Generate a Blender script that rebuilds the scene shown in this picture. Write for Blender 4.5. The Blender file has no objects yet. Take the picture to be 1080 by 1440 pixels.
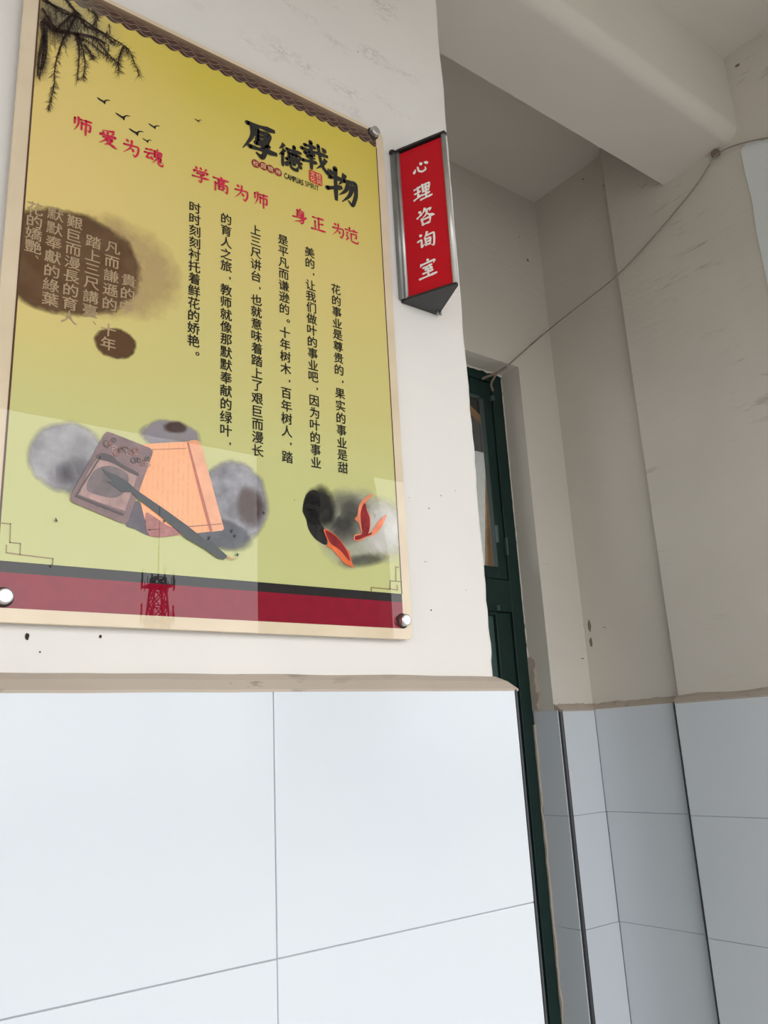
import bpy, bmesh, math, random
from mathutils import Vector, Matrix, noise as mnoise

random.seed(7)
S = bpy.context.scene
COL = S.collection

# ------------------------------------------------------------------ camera
F = 1169.0; CX, CY = 540.0, 720.0            # focal length and centre, in 1080x1440 pixels
def unit(v): return v / v.length
VX = unit(Vector((2123 - CX, 965 - CY, F)))  # wall direction seen from the camera
VZ = Vector((320 - CX, -3440 - CY, F)); VZ = unit(VZ - VX * VZ.dot(VX))
VY = VZ.cross(VX)
EYE = Vector((0.0, -1.0, 1.45))              # the front wall is the plane y = 0, the floor z = 0
def W(x, y, z): return Vector((x, y, z)) + EYE   # positions measured from the eye

cam = bpy.data.cameras.new('camera'); camo = bpy.data.objects.new('camera', cam); COL.objects.link(camo)
cam.sensor_fit = 'VERTICAL'; cam.sensor_height = 36.0; cam.sensor_width = 27.0
cam.lens = 36.0 * F / 1440.0; cam.clip_start = 0.02; cam.clip_end = 500
right = Vector((VX[0], VY[0], VZ[0])); down = Vector((VX[1], VY[1], VZ[1])); fwd = Vector((VX[2], VY[2], VZ[2]))
M = Matrix.Identity(4)
for r in range(3):
    M[r][0] = right[r]; M[r][1] = -down[r]; M[r][2] = -fwd[r]; M[r][3] = EYE[r]
camo.matrix_world = M
S.camera = camo

# ------------------------------------------------------------------ light
w = bpy.data.worlds.new('overcast_sky'); S.world = w; w.use_nodes = True
nt = w.node_tree; bg = nt.nodes['Background']
tc = nt.nodes.new('ShaderNodeTexCoord'); ns = nt.nodes.new('ShaderNodeTexNoise'); ns.inputs['Scale'].default_value = 1.6
ns.inputs['Detail'].default_value = 2.0
cr = nt.nodes.new('ShaderNodeValToRGB')
cr.color_ramp.elements[0].position = 0.3; cr.color_ramp.elements[0].color = (0.93, 0.97, 1.0, 1)
cr.color_ramp.elements[1].position = 0.75; cr.color_ramp.elements[1].color = (1.0, 1.0, 1.0, 1)
nt.links.new(tc.outputs['Generated'], ns.inputs['Vector']); nt.links.new(ns.outputs['Fac'], cr.inputs['Fac'])
nt.links.new(cr.outputs['Color'], bg.inputs['Color'])
bg.inputs['Strength'].default_value = 3.1

S.view_settings.view_transform = 'Standard'; S.view_settings.look = 'None'
S.view_settings.exposure = 0.0; S.view_settings.gamma = 1.0
S.view_settings.use_curve_mapping = False
S.cycles.transparent_max_bounces = 32

# ------------------------------------------------------------------ helpers
def srgb(r, g, b):
    f = lambda c: (c / 255) / 12.92 if c <= 10 else (((c / 255) + 0.055) / 1.055) ** 2.4
    return (f(r), f(g), f(b), 1.0)

def ray(p):
    d = Vector(((p[0] - CX) / F, (p[1] - CY) / F, 1.0))
    return Vector((VX.dot(d), VY.dot(d), VZ.dot(d)))
def on_y(p, y): d = ray(p); return d * (y / d.y)
def on_x(p, x): d = ray(p); return d * (x / d.x)

class NT:
    def __init__(s, name):
        s.m = bpy.data.materials.new(name); s.m.use_nodes = True
        s.t = s.m.node_tree; s.b = s.t.nodes['Principled BSDF']; s.o = s.t.nodes['Material Output']
    def n(s, kind, **kw):
        x = s.t.nodes.new('ShaderNode' + kind)
        for k, v in kw.items(): setattr(x, k, v)
        return x
    def l(s, a, b): s.t.links.new(a, b)
    def val(s, sock, v):
        if hasattr(v, 'is_linked') or hasattr(v, 'links'): s.l(v, sock)
        else: sock.default_value = v
    def math(s, op, a, b=0.0, c=None):
        x = s.n('Math', operation=op); s.val(x.inputs[0], a); s.val(x.inputs[1], b)
        if c is not None: s.val(x.inputs[2], c)
        return x.outputs[0]
    def mix(s, fac, a, b):
        x = s.n('MixRGB'); s.val(x.inputs[0], fac); s.val(x.inputs[1], a); s.val(x.inputs[2], b); return x.outputs[0]
    def coord(s, scale=(1, 1, 1), loc=(0, 0, 0), rot=(0, 0, 0)):
        t = s.n('TexCoord'); mp = s.n('Mapping')
        mp.inputs['Scale'].default_value = scale; mp.inputs['Location'].default_value = loc; mp.inputs['Rotation'].default_value = rot
        s.l(t.outputs['Object'], mp.inputs['Vector']); return mp.outputs['Vector']
    def noise(s, vec, scale=5.0, detail=4.0, rough=0.55):
        x = s.n('TexNoise'); s.l(vec, x.inputs['Vector']); x.inputs['Scale'].default_value = scale
        x.inputs['Detail'].default_value = detail; x.inputs['Roughness'].default_value = rough; return x.outputs['Fac']
    def rng(s, v, a, b, c=0.0, d=1.0):
        x = s.n('MapRange'); x.clamp = True; s.val(x.inputs[0], v)
        for i, q in zip((1, 2, 3, 4), (a, b, c, d)): x.inputs[i].default_value = q
        return x.outputs[0]
    def xyz(s, vec):
        x = s.n('SeparateXYZ'); s.l(vec, x.inputs[0]); return x.outputs
    def bump(s, h, strength=0.2, dist=0.01):
        x = s.n('Bump'); x.inputs['Strength'].default_value = strength; x.inputs['Distance'].default_value = dist
        s.l(h, x.inputs['Height']); s.l(x.outputs[0], s.b.inputs['Normal'])

def simple(name, col, rough=0.5, metal=0.0, spec=0.5, var=0.06, vscale=30, coat=0.0):
    k = NT(name); v = k.coord(); f = k.noise(v, vscale, 3)
    c2 = tuple(min(1, c * (1 - var)) for c in col[:3]) + (1,); c1 = tuple(min(1, c * (1 + var)) for c in col[:3]) + (1,)
    k.l(k.mix(k.rng(f, .3, .7), c2, c1), k.b.inputs['Base Color'])
    k.b.inputs['Roughness'].default_value = rough; k.b.inputs['Metallic'].default_value = metal
    k.b.inputs['Specular IOR Level'].default_value = spec
    if coat: k.b.inputs['Coat Weight'].default_value = coat; k.b.inputs['Coat Roughness'].default_value = 0.015
    return k.m

def plaster(name, col, streak=0.0, sdir=(1, 1, 1), peel=None, dirt=0.05, thr=.66):
    k = NT(name); v = k.coord()
    big = k.noise(v, 1.3, 4); fine = k.noise(v, 60, 4)
    dark = tuple(c * (1 - dirt * 2) for c in col[:3]) + (1,)
    c = k.mix(k.rng(big, .35, .75), dark, col)
    h = k.noise(k.coord(scale=sdir), 9, 6, .6)
    if streak:                                       # trowel marks and scuffs
        m = k.rng(k.noise(k.coord(scale=sdir, loc=(3.1, .7, 1.9)), 11, 3, .6), thr, thr + .09)
        m2 = k.rng(k.noise(v, 2.3, 2), .45, .62)
        c = k.mix(k.math('MULTIPLY', k.math('MULTIPLY', m, m2), streak), c, tuple(x * .42 for x in col[:3]) + (1,))
    if peel:                                         # a patch where the paint has flaked off in scribbles
        x = k.xyz(v)
        bx = k.math('MULTIPLY', k.rng(x[0], peel[0], peel[0] + .05), k.rng(x[0], peel[1] - .05, peel[1], 1, 0))
        bz = k.math('MULTIPLY', k.rng(x[2], peel[2], peel[2] + .03), k.rng(x[2], peel[3] - .03, peel[3], 1, 0))
        n1 = k.noise(k.coord(scale=(1, 1, 2.0)), 38, 6, .75); n2 = k.noise(k.coord(scale=(1, 1, 2.2)), 9, 2)
        ring = k.rng(k.math('ABSOLUTE', k.math('SUBTRACT', n1, .5)), .0, .028, 1, 0)
        mask = k.math('MULTIPLY', k.math('MULTIPLY', bx, bz), k.math('MULTIPLY', ring, k.rng(n2, .55, .66)))
        c = k.mix(k.math('MULTIPLY', mask, .8), c, tuple(q * .5 for q in col[:3]) + (1,))
    k.l(c, k.b.inputs['Base Color'])
    k.b.inputs['Roughness'].default_value = .8; k.b.inputs['Specular IOR Level'].default_value = .25
    k.bump(k.math('ADD', h, k.math('MULTIPLY', fine, .25)), .22, .006)
    return k.m

def link(name, me, mat, parent=None):
    o = bpy.data.objects.new(name, me); COL.objects.link(o)
    if mat: me.materials.append(mat)
    if parent: o.parent = parent
    return o
def wpos(o):
    p = Vector((0, 0, 0))
    while o: p += o.location; o = o.parent
    return p
def obj(name, bm, mat, parent=None, smooth=False, base=None):
    """bm in world coordinates -> ONE mesh object, stored relative to its parent (or to base)"""
    off = wpos(parent) if parent else (base or Vector((0, 0, 0)))
    bmesh.ops.translate(bm, verts=bm.verts, vec=-off)
    me = bpy.data.meshes.new(name); bm.to_mesh(me); bm.free()
    if smooth:
        for p in me.polygons: p.use_smooth = True
    o = link(name, me, mat, parent)
    if not parent and base: o.location = base
    return o
def tag(o, label, cat=None, group=None, kind=None):
    o['label'] = label
    if cat: o['category'] = cat
    if group: o['group'] = group
    if kind: o['kind'] = kind
    return o
def empty(name, loc, label, cat, group=None, kind=None):
    o = bpy.data.objects.new(name, None); COL.objects.link(o); o.location = loc; o.empty_display_size = .05
    return tag(o, label, cat, group, kind)

def box(bm, a, b, bevel=0.0, seg=2):
    a, b = Vector(a), Vector(b)
    lo = Vector(map(min, a, b)); hi = Vector(map(max, a, b))
    r = bmesh.ops.create_cube(bm, size=1.0)
    for v in r['verts']:
        v.co = Vector(((lo[i] + hi[i]) / 2 + v.co[i] * (hi[i] - lo[i]) for i in range(3)))
    if bevel:
        es = list({e for v in r['verts'] for e in v.link_edges})
        bmesh.ops.bevel(bm, geom=es, offset=bevel, segments=seg, affect='EDGES', profile=.5)
    return bm
def bxe(bm, a, b, bevel=0.0, seg=2): return box(bm, W(*a), W(*b), bevel, seg)   # eye coordinates
def newbox(a, b, bevel=0.0, seg=2): return bxe(bmesh.new(), a, b, bevel, seg)
def tube(bm, pts, r, n=10, r1=None):
    pts = [Vector(p) for p in pts]; rings = []
    up = Vector((0, 0, 1))
    for i, p in enumerate(pts):
        t = unit(pts[min(i + 1, len(pts) - 1)] - pts[max(i - 1, 0)])
        a = t.cross(up) if abs(t.dot(up)) < .95 else t.cross(Vector((1, 0, 0))); a = unit(a); b = t.cross(a)
        rr = r if r1 is None else r + (r1 - r) * i / (len(pts) - 1)
        rings.append([bm.verts.new(p + (a * math.cos(2 * math.pi * k / n) + b * math.sin(2 * math.pi * k / n)) * rr) for k in range(n)])
    for A, B in zip(rings, rings[1:]):
        for k in range(n): bm.faces.new((A[k], A[(k + 1) % n], B[(k + 1) % n], B[k]))
    bm.faces.new(rings[0][::-1]); bm.faces.new(rings[-1])
    return bm
def lathe_y(bm, c, prof, n=28):
    """turned round an axis along y: prof = [(radius, dy)]"""
    rings = [[bm.verts.new(Vector((c[0] + r * math.cos(2 * math.pi * k / n), c[1] + dy, c[2] + r * math.sin(2 * math.pi * k / n)))) for k in range(n)] for r, dy in prof]
    for A, B in zip(rings, rings[1:]):
        for k in range(n): bm.faces.new((A[k], A[(k + 1) % n], B[(k + 1) % n], B[k]))
    bm.faces.new(rings[0][::-1]); bm.faces.new(rings[-1])
    bmesh.ops.recalc_face_normals(bm, faces=bm.faces)
    return bm
def prism(bm, pts, lo, hi):
    """a closed outline (list of (x, y)) raised from z=lo to z=hi, in eye coordinates"""
    A = [bm.verts.new(W(x, y, lo)) for x, y in pts]; B = [bm.verts.new(W(x, y, hi)) for x, y in pts]
    n = len(pts)
    for i in range(n): bm.faces.new((A[i], A[(i + 1) % n], B[(i + 1) % n], B[i]))
    bm.faces.new(A[::-1]); bm.faces.new(B)
    bmesh.ops.recalc_face_normals(bm, faces=bm.faces)
    return bm
def catmull(pts, k=6):
    pts = [Vector(p) for p in pts]
    if len(pts) < 3:
        return [pts[0].lerp(pts[-1], i / k) for i in range(k + 1)]
    P = [2 * pts[0] - pts[1]] + pts + [2 * pts[-1] - pts[-2]]; out = []
    for i in range(1, len(P) - 2):
        a, b, c, d = P[i - 1:i + 3]
        for j in range(k):
            t = j / k
            out.append(.5 * ((2 * b) + (c - a) * t + (2 * a - 5 * b + 4 * c - d) * t * t + (3 * b - a - 3 * c + d) * t ** 3))
    return out + [pts[-1]]

# ------------------------------------------------------------------ materials of the place
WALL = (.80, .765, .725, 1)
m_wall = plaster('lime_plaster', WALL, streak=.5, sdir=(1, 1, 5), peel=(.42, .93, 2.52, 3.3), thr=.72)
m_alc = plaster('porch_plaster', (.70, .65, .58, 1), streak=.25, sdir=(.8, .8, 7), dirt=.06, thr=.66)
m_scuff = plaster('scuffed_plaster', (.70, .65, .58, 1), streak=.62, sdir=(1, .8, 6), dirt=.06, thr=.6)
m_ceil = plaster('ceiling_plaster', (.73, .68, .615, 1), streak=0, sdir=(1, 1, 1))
m_patch = plaster('white_skim_coat', (.80, .83, .83, 1), streak=.3, sdir=(1, 1, 4))
m_mortar = plaster('bare_mortar', (.58, .49, .41, 1), streak=1.0, sdir=(2.2, 3, 5), dirt=.15, thr=.585)
m_grout = simple('grout', (.40, .41, .42, 1), .9)
k = NT('white_glazed_tile'); f = k.noise(k.coord(), 2.2, 2)
k.l(k.mix(k.rng(f, .3, .7), (.635, .67, .715, 1), (.66, .69, .73, 1)), k.b.inputs['Base Color'])
k.b.inputs['Roughness'].default_value = .16; k.b.inputs['Specular IOR Level'].default_value = .4; m_tile = k.m
m_trim = simple('dark_tile_trim', (.05, .05, .055, 1), .35, .3)
m_green = simple('dark_green_paint', (.006, .024, .020, 1), .45, 0, .35, .15, 8)
m_green2 = simple('grey_green_paint', (.055, .095, .085, 1), .5, 0, .4, .15, 8)
m_alu = simple('brushed_aluminium', (.58, .58, .57, 1), .38, .85)
m_alud = simple('grey_aluminium', (.30, .31, .30, 1), .42, .75)
m_black = simple('black_plastic', (.02, .02, .022, 1), .4)
m_steel = simple('polished_steel', (.55, .55, .56, 1), .3, .95)
m_wood = simple('brown_wood', (.30, .17, .085, 1), .6, 0, .3, .25, 12)
m_floor = simple('floor_tile', (.50, .49, .47, 1), .35, 0, .5, .05, 3)
m_facade = simple('grey_render', (.16, .155, .15, 1), .9, 0, .2, .1, .5)
m_ground = simple('concrete_ground', (.34, .33, .31, 1), .9, 0, .2, .1, .3)
m_wire = simple('grey_cable_sheath', (.30, .25, .21, 1), .6)
m_dark = simple('dark_hole', (.03, .02, .015, 1), .9)
m_hole = simple('stained_plaster', (.22, .17, .13, 1), .9)
m_iron = simple('galvanised_iron', (.10, .10, .11, 1), .6, .3)
m_room = simple('room_paint', (.60, .585, .57, 1), .8)

# ------------------------------------------------------------------ the setting
def struct(o, label, cat): return tag(o, label, cat, None, 'structure')
FL = -1.45
# front wall with its slightly crumbled right edge
bm = bmesh.new(); rows = []; nz = 240
for i in range(nz + 1):
    z = FL + (2.05 - FL) * i / nz
    xe = .988 + .0028 * mnoise.noise((z * 9, 1, 3)) + .0016 * mnoise.noise((z * 41, 5, 2))
    if z < .30: xe += .004 * mnoise.noise((z * 30, 2, 8)) * (1 if z > .1 else 0)
    r = .009
    pr = [(-4.7, 1.0), (0.0, 1.0), (xe - r, 1.0), (xe - r * .3, 1 + r * .3), (xe, 1 + r), (xe, 1.86), (-4.7, 1.86)]
    rows.append([bm.verts.new(W(x, y, z)) for x, y in pr])
for A, B in zip(rows, rows[1:]):
    for j in range(7): bm.faces.new((A[j], A[(j + 1) % 7], B[(j + 1) % 7], B[j]))
bm.faces.new(rows[0][::-1]); bm.faces.new(rows[-1]); bmesh.ops.recalc_face_normals(bm, faces=bm.faces)
wf = struct(obj('wall_front', bm, m_wall), 'white plastered front wall that carries the yellow board and red sign', 'wall')
# back wall of the alcove, with the opening of the door
bm = bmesh.new()
bxe(bm, (2.065, 1.84, FL), (2.30, 1.995, 2.05)); bxe(bm, (.95, 1.84, FL), (1.14, 1.995, 2.05)); bxe(bm, (1.14, 1.84, 1.273), (2.065, 1.995, 2.05))
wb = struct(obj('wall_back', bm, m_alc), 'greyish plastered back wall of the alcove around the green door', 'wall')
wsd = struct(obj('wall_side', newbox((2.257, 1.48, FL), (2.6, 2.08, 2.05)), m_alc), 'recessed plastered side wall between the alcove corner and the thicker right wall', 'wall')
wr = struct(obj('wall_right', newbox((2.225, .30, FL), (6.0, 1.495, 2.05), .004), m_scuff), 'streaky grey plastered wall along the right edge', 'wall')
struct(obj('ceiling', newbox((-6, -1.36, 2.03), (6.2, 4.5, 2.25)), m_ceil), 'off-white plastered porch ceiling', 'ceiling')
bm = newbox((.95, 1.002, 1.735), (2.28, 1.272, 2.10)); bm.edges.ensure_lookup_table()
es = [e for e in bm.edges if all(v.co.y < W(0, 1.02, 0).y and v.co.z < W(0, 0, 1.75).z for v in e.verts)]
bmesh.ops.bevel(bm, geom=es, offset=.045, segments=12, affect='EDGES', profile=.5)
struct(obj('beam', bm, m_ceil, smooth=False), 'pale plastered beam crossing above the alcove', 'beam')
struct(obj('floor', newbox((-6, -1.45, FL - .2), (6.2, 4.5, FL)), m_floor), 'pale tiled corridor floor', 'floor')
struct(obj('ground', newbox((-150, -150, FL - .5), (150, 60, FL - .21)), m_ground), 'grey concrete yard outside the corridor', 'ground')
# the open outer side of the corridor: eave beam and pillars (seen reflected in the board)
struct(obj('eave_beam', newbox((-6, -1.37, 1.3687), (6.2, -1.128, 2.05), .006), m_ceil), 'plastered eave beam along the open side of the corridor', 'beam')
struct(obj('pillar', newbox((-3.0, -1.36, FL), (-2.6, -1.13, 1.372), .006), m_ceil), 'plastered pillar under the eave to the left', 'pillar')
bm = bmesh.new(); YV = 14.0; yb = 2 * .986 - YV
prism(bm, [(.548 * YV, yb), (.7545 * YV, yb), (.78 * YV * 1.5, yb - 7), (.60 * YV * 1.5, yb - 7)], FL - .2, .4268 * YV)
struct(obj('building', bm, m_facade), 'grey building block across the yard mirrored as the dark stripe in the board', 'building')
struct(obj('light_blocking_wall', newbox((-4.75, -1.36, FL), (-4.6, 1.01, 2.05), .004), m_wall), 'added unseen plastered wall that holds back light from the left', 'wall')  # unseen wall, added to lessen the light reaching the right wall
# white skim coat on the outer part of the right wall, its top edge torn
bm = bmesh.new(); prof = []
n = 40; y0, y1 = 1.004, .302
top = [(y0 + (y1 - y0) * i / n) for i in range(n + 1)]
front, back = [], []
for i, y in enumerate(top):
    zt = 1.695 - .055 * max(0, mnoise.noise((y * 22, 4, 1)) + .15) - .012 * mnoise.noise((y * 70, 1, 9))
    front.append((y, zt))
edge = [(y0 - .003 * mnoise.noise((z * 14, 3, 3)) - (.012 * max(0, mnoise.noise((z * 5, 8, 3)))), z) for z in [1.69 - j * .02 for j in range(80)]]
loop = [(y, z) for y, z in reversed(front)] + edge[1:] + [(y1, edge[-1][1])]
A = [bm.verts.new(W(2.221, y, z)) for y, z in loop]; B = [bm.verts.new(W(2.2265, y, z)) for y, z in loop]
fa = bm.faces.new(A); fb = bm.faces.new(B[::-1])
for i in range(len(A)): bm.faces.new((A[i], B[i], B[(i + 1) % len(A)], A[(i + 1) % len(A)]))
bmesh.ops.recalc_face_normals(bm, faces=bm.faces)
o = obj('skim_coat', bm, m_patch, wr); o['label'] = 'bluish white skim coat with torn top edge'

def tiles(name, parent, axis, plane, cuts, thick, rows, flip=1, depthdir=1):
    """glazed tiles on a wall: cuts along the wall, rows in z; one mesh, thin joints showing grout behind"""
    bm = bmesh.new(); g = .0006; rnd = random.Random(len(cuts) * 7 + int(plane * 100))
    for c0, c1 in zip(cuts, cuts[1:]):
        for z0, z1 in zip(rows, rows[1:]):
            d = rnd.uniform(-.0007, .0007)
            if axis == 'y': a, b = (c0 + g, plane + d, z0 + g), (c1 - g, plane + thick, z1 - g)
            else: a, b = (plane + d, c0 + g, z0 + g), (plane + thick, c1 - g, z1 - g)
            t = bmesh.new(); bxe(t, a, b, .0013, 3); me = bpy.data.meshes.new('t'); t.to_mesh(me); t.free(); bm.from_mesh(me); bpy.data.meshes.remove(me)
    o = obj(name, bm, m_tile, parent, smooth=False)
    bm = bmesh.new(); lo, hi = min(cuts), max(cuts)
    if axis == 'y': bxe(bm, (lo, plane + .003, rows[0]), (hi, plane + thick + .003, rows[-1] - .001))
    else: bxe(bm, (plane + .003, lo, rows[0]), (plane + thick + .003, hi, rows[-1] - .001))
    obj('grout', bm, m_grout, o)
    return o
RW = [FL, -1.1954, -.8774, -.5594, -.2414, .0767]
tiles('tile_cladding', wf, 'y', .974, [-4.6, -4.244, -3.644, -3.044, -2.444, -1.844, -1.244, -.644, -.044, .556, 1.005], .024, RW)
RB = [FL, -1.19, -.872, -.554, -.236, .080]
tiles('tile_cladding', wb, 'y', 1.814, [2.0745, 2.231], .024, RB)
tiles('tile_cladding', wsd, 'x', 2.231, [1.497, 1.8145], .024, RB)
tiles('tile_cladding', wr, 'x', 2.200, [.31, .57, .88, 1.19, 1.4925], .024, RB)
tiles('reveal_tile', wb, 'x', 2.0622, [1.823, 1.925], .0028, RB)

# corner strips of dark metal, quarter round
def corner_trim(parent, x, y, sx, sy, z1=.0775, r=.0095):
    pts = [(x + sx * r, y + sy * r)]
    pts = [(x - sx * 0, y)]
    pts = [(x, y + sy * r)]
    for i in range(7):
        a = math.pi / 2 * i / 6
        pts.append((x + sx * (r - r * math.cos(a)), y + sy * (r - r * math.sin(a))))
    pts.append((x + sx * r, y + sy * r))
    return obj('corner_trim', prism(bmesh.new(), pts, FL, z1), m_trim, parent)
corner_trim(wf, 1.0145, .9735, -1, 1)
corner_trim(wb, 2.0648, 1.8135, 1, 1, .0805, .0095)
corner_trim(wr, 2.1995, 1.5015, 1, -1, .0805, .009)

# sloping band of bare mortar over the tiles, its upper edge uneven
def mortar(parent, pts_fn, n, seed):
    """pts_fn(t) -> (wall point xy, tile edge xy)"""
    bm = bmesh.new(); R = []
    for i in range(n + 1):
        t = i / n; (ax, ay), (bx, by), dn = pts_fn(t)
        zt = .1005 + .0055 * mnoise.noise((t * 9, seed, 1)) + .0022 * mnoise.noise((t * 43, seed, 5))
        zb = .0785 + .0006 * mnoise.noise((t * 60, seed, 8))
        mx, my = ax * .45 + bx * .55, ay * .45 + by * .55
        zm = (zt * .45 + zb * .55) + .003 + .0015 * mnoise.noise((t * 30, seed, 12))
        R.append([bm.verts.new(W(ax, ay, zt)), bm.verts.new(W(mx, my, zm)), bm.verts.new(W(bx, by, zb)), bm.verts.new(W(bx, by, zb - .0035)), bm.verts.new(W(ax, ay, zb - .0035))])
    for A, B in zip(R, R[1:]):
        for j in range(5): bm.faces.new((A[j], A[(j + 1) % 5], B[(j + 1) % 5], B[j]))
    bm.faces.new(R[0][::-1]); bm.faces.new(R[-1]); bmesh.ops.recalc_face_normals(bm, faces=bm.faces)
    return obj('mortar_band', bm, m_mortar, parent)
mortar(wf, lambda t: ((-4.6 + 5.586 * t, 1.001), (-4.6 + 5.6125 * t, .9745), 0), 560, 2)
# return of the band round the corner into the alcove
mortar(wf, lambda t: ((.987, 1.0 + .84 * t), (1.0135, .975 + .865 * t), 0), 60, 6)
mortar(wb, lambda t: ((2.066 + .19 * t, 1.841), (2.069 + .164 * t, 1.8145), 0), 30, 9)
mortar(wsd, lambda t: ((2.258, 1.84 - .345 * t), (2.2315, 1.8145 - .3145 * t), 0), 40, 11)
mortar(wr, lambda t: ((2.226, 1.495 - 1.19 * t), (2.2005, 1.4995 - 1.19 * t), 0), 120, 15)
mortar(wb, lambda t: ((2.066, 1.925 - .085 * t), (2.0652, 1.925 - .11 * t), 0), 20, 19)

# small nail holes and stains on the front wall
def blot(px, plane, r, parent, axis='y', stretch=1.0, mat=None, name='nail_hole', ang=0.0):
    c = on_y(px, plane) if axis == 'y' else on_x(px, plane)
    bm = bmesh.new(); vs = []
    sd = px[0] * .37
    for i in range(14):
        a = 2 * math.pi * i / 14; rr = r * (1 + .35 * mnoise.noise((math.cos(a) * 1.5 + sd, math.sin(a) * 1.5, 2)))
        u, v = rr * math.cos(a), rr * math.sin(a) * stretch
        u, v = u * math.cos(ang) - v * math.sin(ang), u * math.sin(ang) + v * math.cos(ang)
        vs.append(W(c.x + u, c.y - .0006, c.z + v) if axis == 'y' else W(c.x - .0006, c.y + u, c.z + v))
    cen = bm.verts.new(sum(vs, Vector()) / 14); vv = [bm.verts.new(p) for p in vs]
    cen.co += Vector((0, -.0003, 0)) if axis == 'y' else Vector((-.0003, 0, 0))
    for i in range(14): bm.faces.new((vv[i], vv[(i + 1) % 14], cen))
    return obj(name, bm, mat or m_dark, parent)
for p, r, s in (((38, 895), .0024, 1.6), ((141, 895), .0017, 1.3), ((56, 917), .0010, 1.0), ((606, 858), .0014, .8), ((603, 715), .0022, .3), ((503, 73), .0016, .6), ((620, 697), .001, 1)):
    blot(p, .9998, r, wf, 'y', s)
for p, r, s in (((482, 868), .0030, .3), ((575, 700), .0016, .4), ((598, 790), .0035, .25), ((640, 690), .0016, .5), ((655, 830), .0020, .3)): blot(p, .9998, r, wf, 'y', s, m_mortar, 'stain')
for p, r, s in (((757, 297), .008, 1.2), ((742, 366), .006, 1.), ((730, 333), .003, 1.), ((762, 356), .004, 1.6), ((767, 390), .004, 2.0), ((774, 457), .0055, 1.8), ((822, 879), .0065, 2.4), ((826, 902), .005, 3.0), ((819, 926), .008, .25), ((690, 505), .003, .6)):
    blot(p, 1.8398, r, wb, 'y', s, m_hole, 'stain')
for p, r, s in (((1037, 92), .008, .7),):
    blot(p, 2.2248, r, wr, 'x', s, m_hole, 'stain')
for p, r, s in (((829, 880), .007, 2.6), ((831, 903), .006, 2.6), ((850, 882), .006, .25)): blot(p, 2.2568, r, wsd, 'x', s, m_hole, 'stain')
blot((820, 252), 2.2568, .004, wsd, 'x', 1, m_hole, 'stain')

# ------------------------------------------------------------------ the green door in the back wall
dr = tag(empty('door_1', W(1.60, 1.93, FL), 'dark green door with transom window set back in the alcove', 'door'), 'dark green door with transom window set back in the alcove', 'door', None, 'structure')
YD = 1.93
bm = bmesh.new()
bxe(bm, (2.012, YD, FL), (2.066, YD + .06, 1.273), .002); bxe(bm, (1.139, YD, FL), (1.19, YD + .06, 1.273), .002)
bxe(bm, (1.19, YD, 1.238), (2.012, YD + .06, 1.273), .002); bxe(bm, (1.19, YD, .405), (2.012, YD + .06, .512), .002)
obj('frame', bm, m_green, dr)
bm = bmesh.new()                                  # transom sash
bxe(bm, (1.972, YD + .006, .5155), (2.0115, YD + .030, 1.2355), .002); bxe(bm, (1.1905, YD + .006, .5155), (1.23, YD + .030, 1.2355), .002)
bxe(bm, (1.23, YD + .006, 1.174), (1.972, YD + .030, 1.2355), .002); bxe(bm, (1.23, YD + .006, .5155), (1.972, YD + .030, .557), .002)
bxe(bm, (1.585, YD + .006, .557), (1.62, YD + .030, 1.174), .002)
ts = obj('transom_sash', bm, m_green, dr)
g = NT('window_glass'); tr = g.n('BsdfTransparent'); tr.inputs[0].default_value = (.84, .86, .85, 1); gl = g.n('BsdfGlossy'); gl.inputs['Roughness'].default_value = .03
fr = g.n('Fresnel'); fr.inputs[0].default_value = 1.5; mx = g.n('MixShader')
ge = g.n('NewGeometry'); g.l(g.math('MULTIPLY', fr.outputs[0], g.math('SUBTRACT', 1.0, ge.outputs['Backfacing'])), mx.inputs[0]); g.l(tr.outputs[0], mx.inputs[1]); g.l(gl.outputs[0], mx.inputs[2]); g.l(mx.outputs[0], g.o.inputs['Surface']); m_glass = g.m
obj('pane', newbox((1.62, YD + .024, .555), (1.974, YD + .028, 1.176)), m_glass, ts)
obj('pane', newbox((1.228, YD + .024, .555), (1.587, YD + .028, 1.176)), m_glass, ts)
bm = bmesh.new(); bxe(bm, (1.972, YD - .004, .64), (1.978, YD + .008, .70), .002); bxe(bm, (1.9985, YD - .008, 1.165), (2.016, YD + .008, 1.182), .003)
bxe(bm, (2.008, YD - .006, .60), (2.016, YD + .006, .66), .002)
obj('catch', bm, m_green2, ts)
bm = bmesh.new()                                  # door leaf: stiles, rails; panels recessed
bxe(bm, (1.942, YD + .008, FL + .01), (2.0105, YD + .030, .403), .003); bxe(bm, (1.192, YD + .008, FL + .01), (1.26, YD + .030, .403), .003)
bxe(bm, (1.26, YD + .008, .392), (1.942, YD + .030, .403), .001)
for z in (-1.44, -.62): bxe(bm, (1.26, YD + .008, z), (1.942, YD + .030, z + .12), .003)
lf = obj('leaf', bm, m_green, dr)
for z0, z1 in ((-1.32, -.62), (-.50, .392)): obj('panel', newbox((1.255, YD + .022, z0 - .003), (1.9445, YD + .036, z1 + .003), .001), m_green2, lf)
bm = bmesh.new(); box(bm, W(1.935, YD - .012, .405), W(1.945, YD + .002, .424), .003); obj('catch', bm, m_green2, dr)
bm = bmesh.new(); tube(bm, [W(1.30, YD - .03, -.46), W(1.30, YD - .03, -.34)], .008); tube(bm, [W(1.30, YD + .01, -.45), W(1.30, YD - .03, -.45)], .006); tube(bm, [W(1.30, YD + .01, -.35), W(1.30, YD - .03, -.35)], .006)
obj('handle', bm, m_steel, dr)
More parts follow.
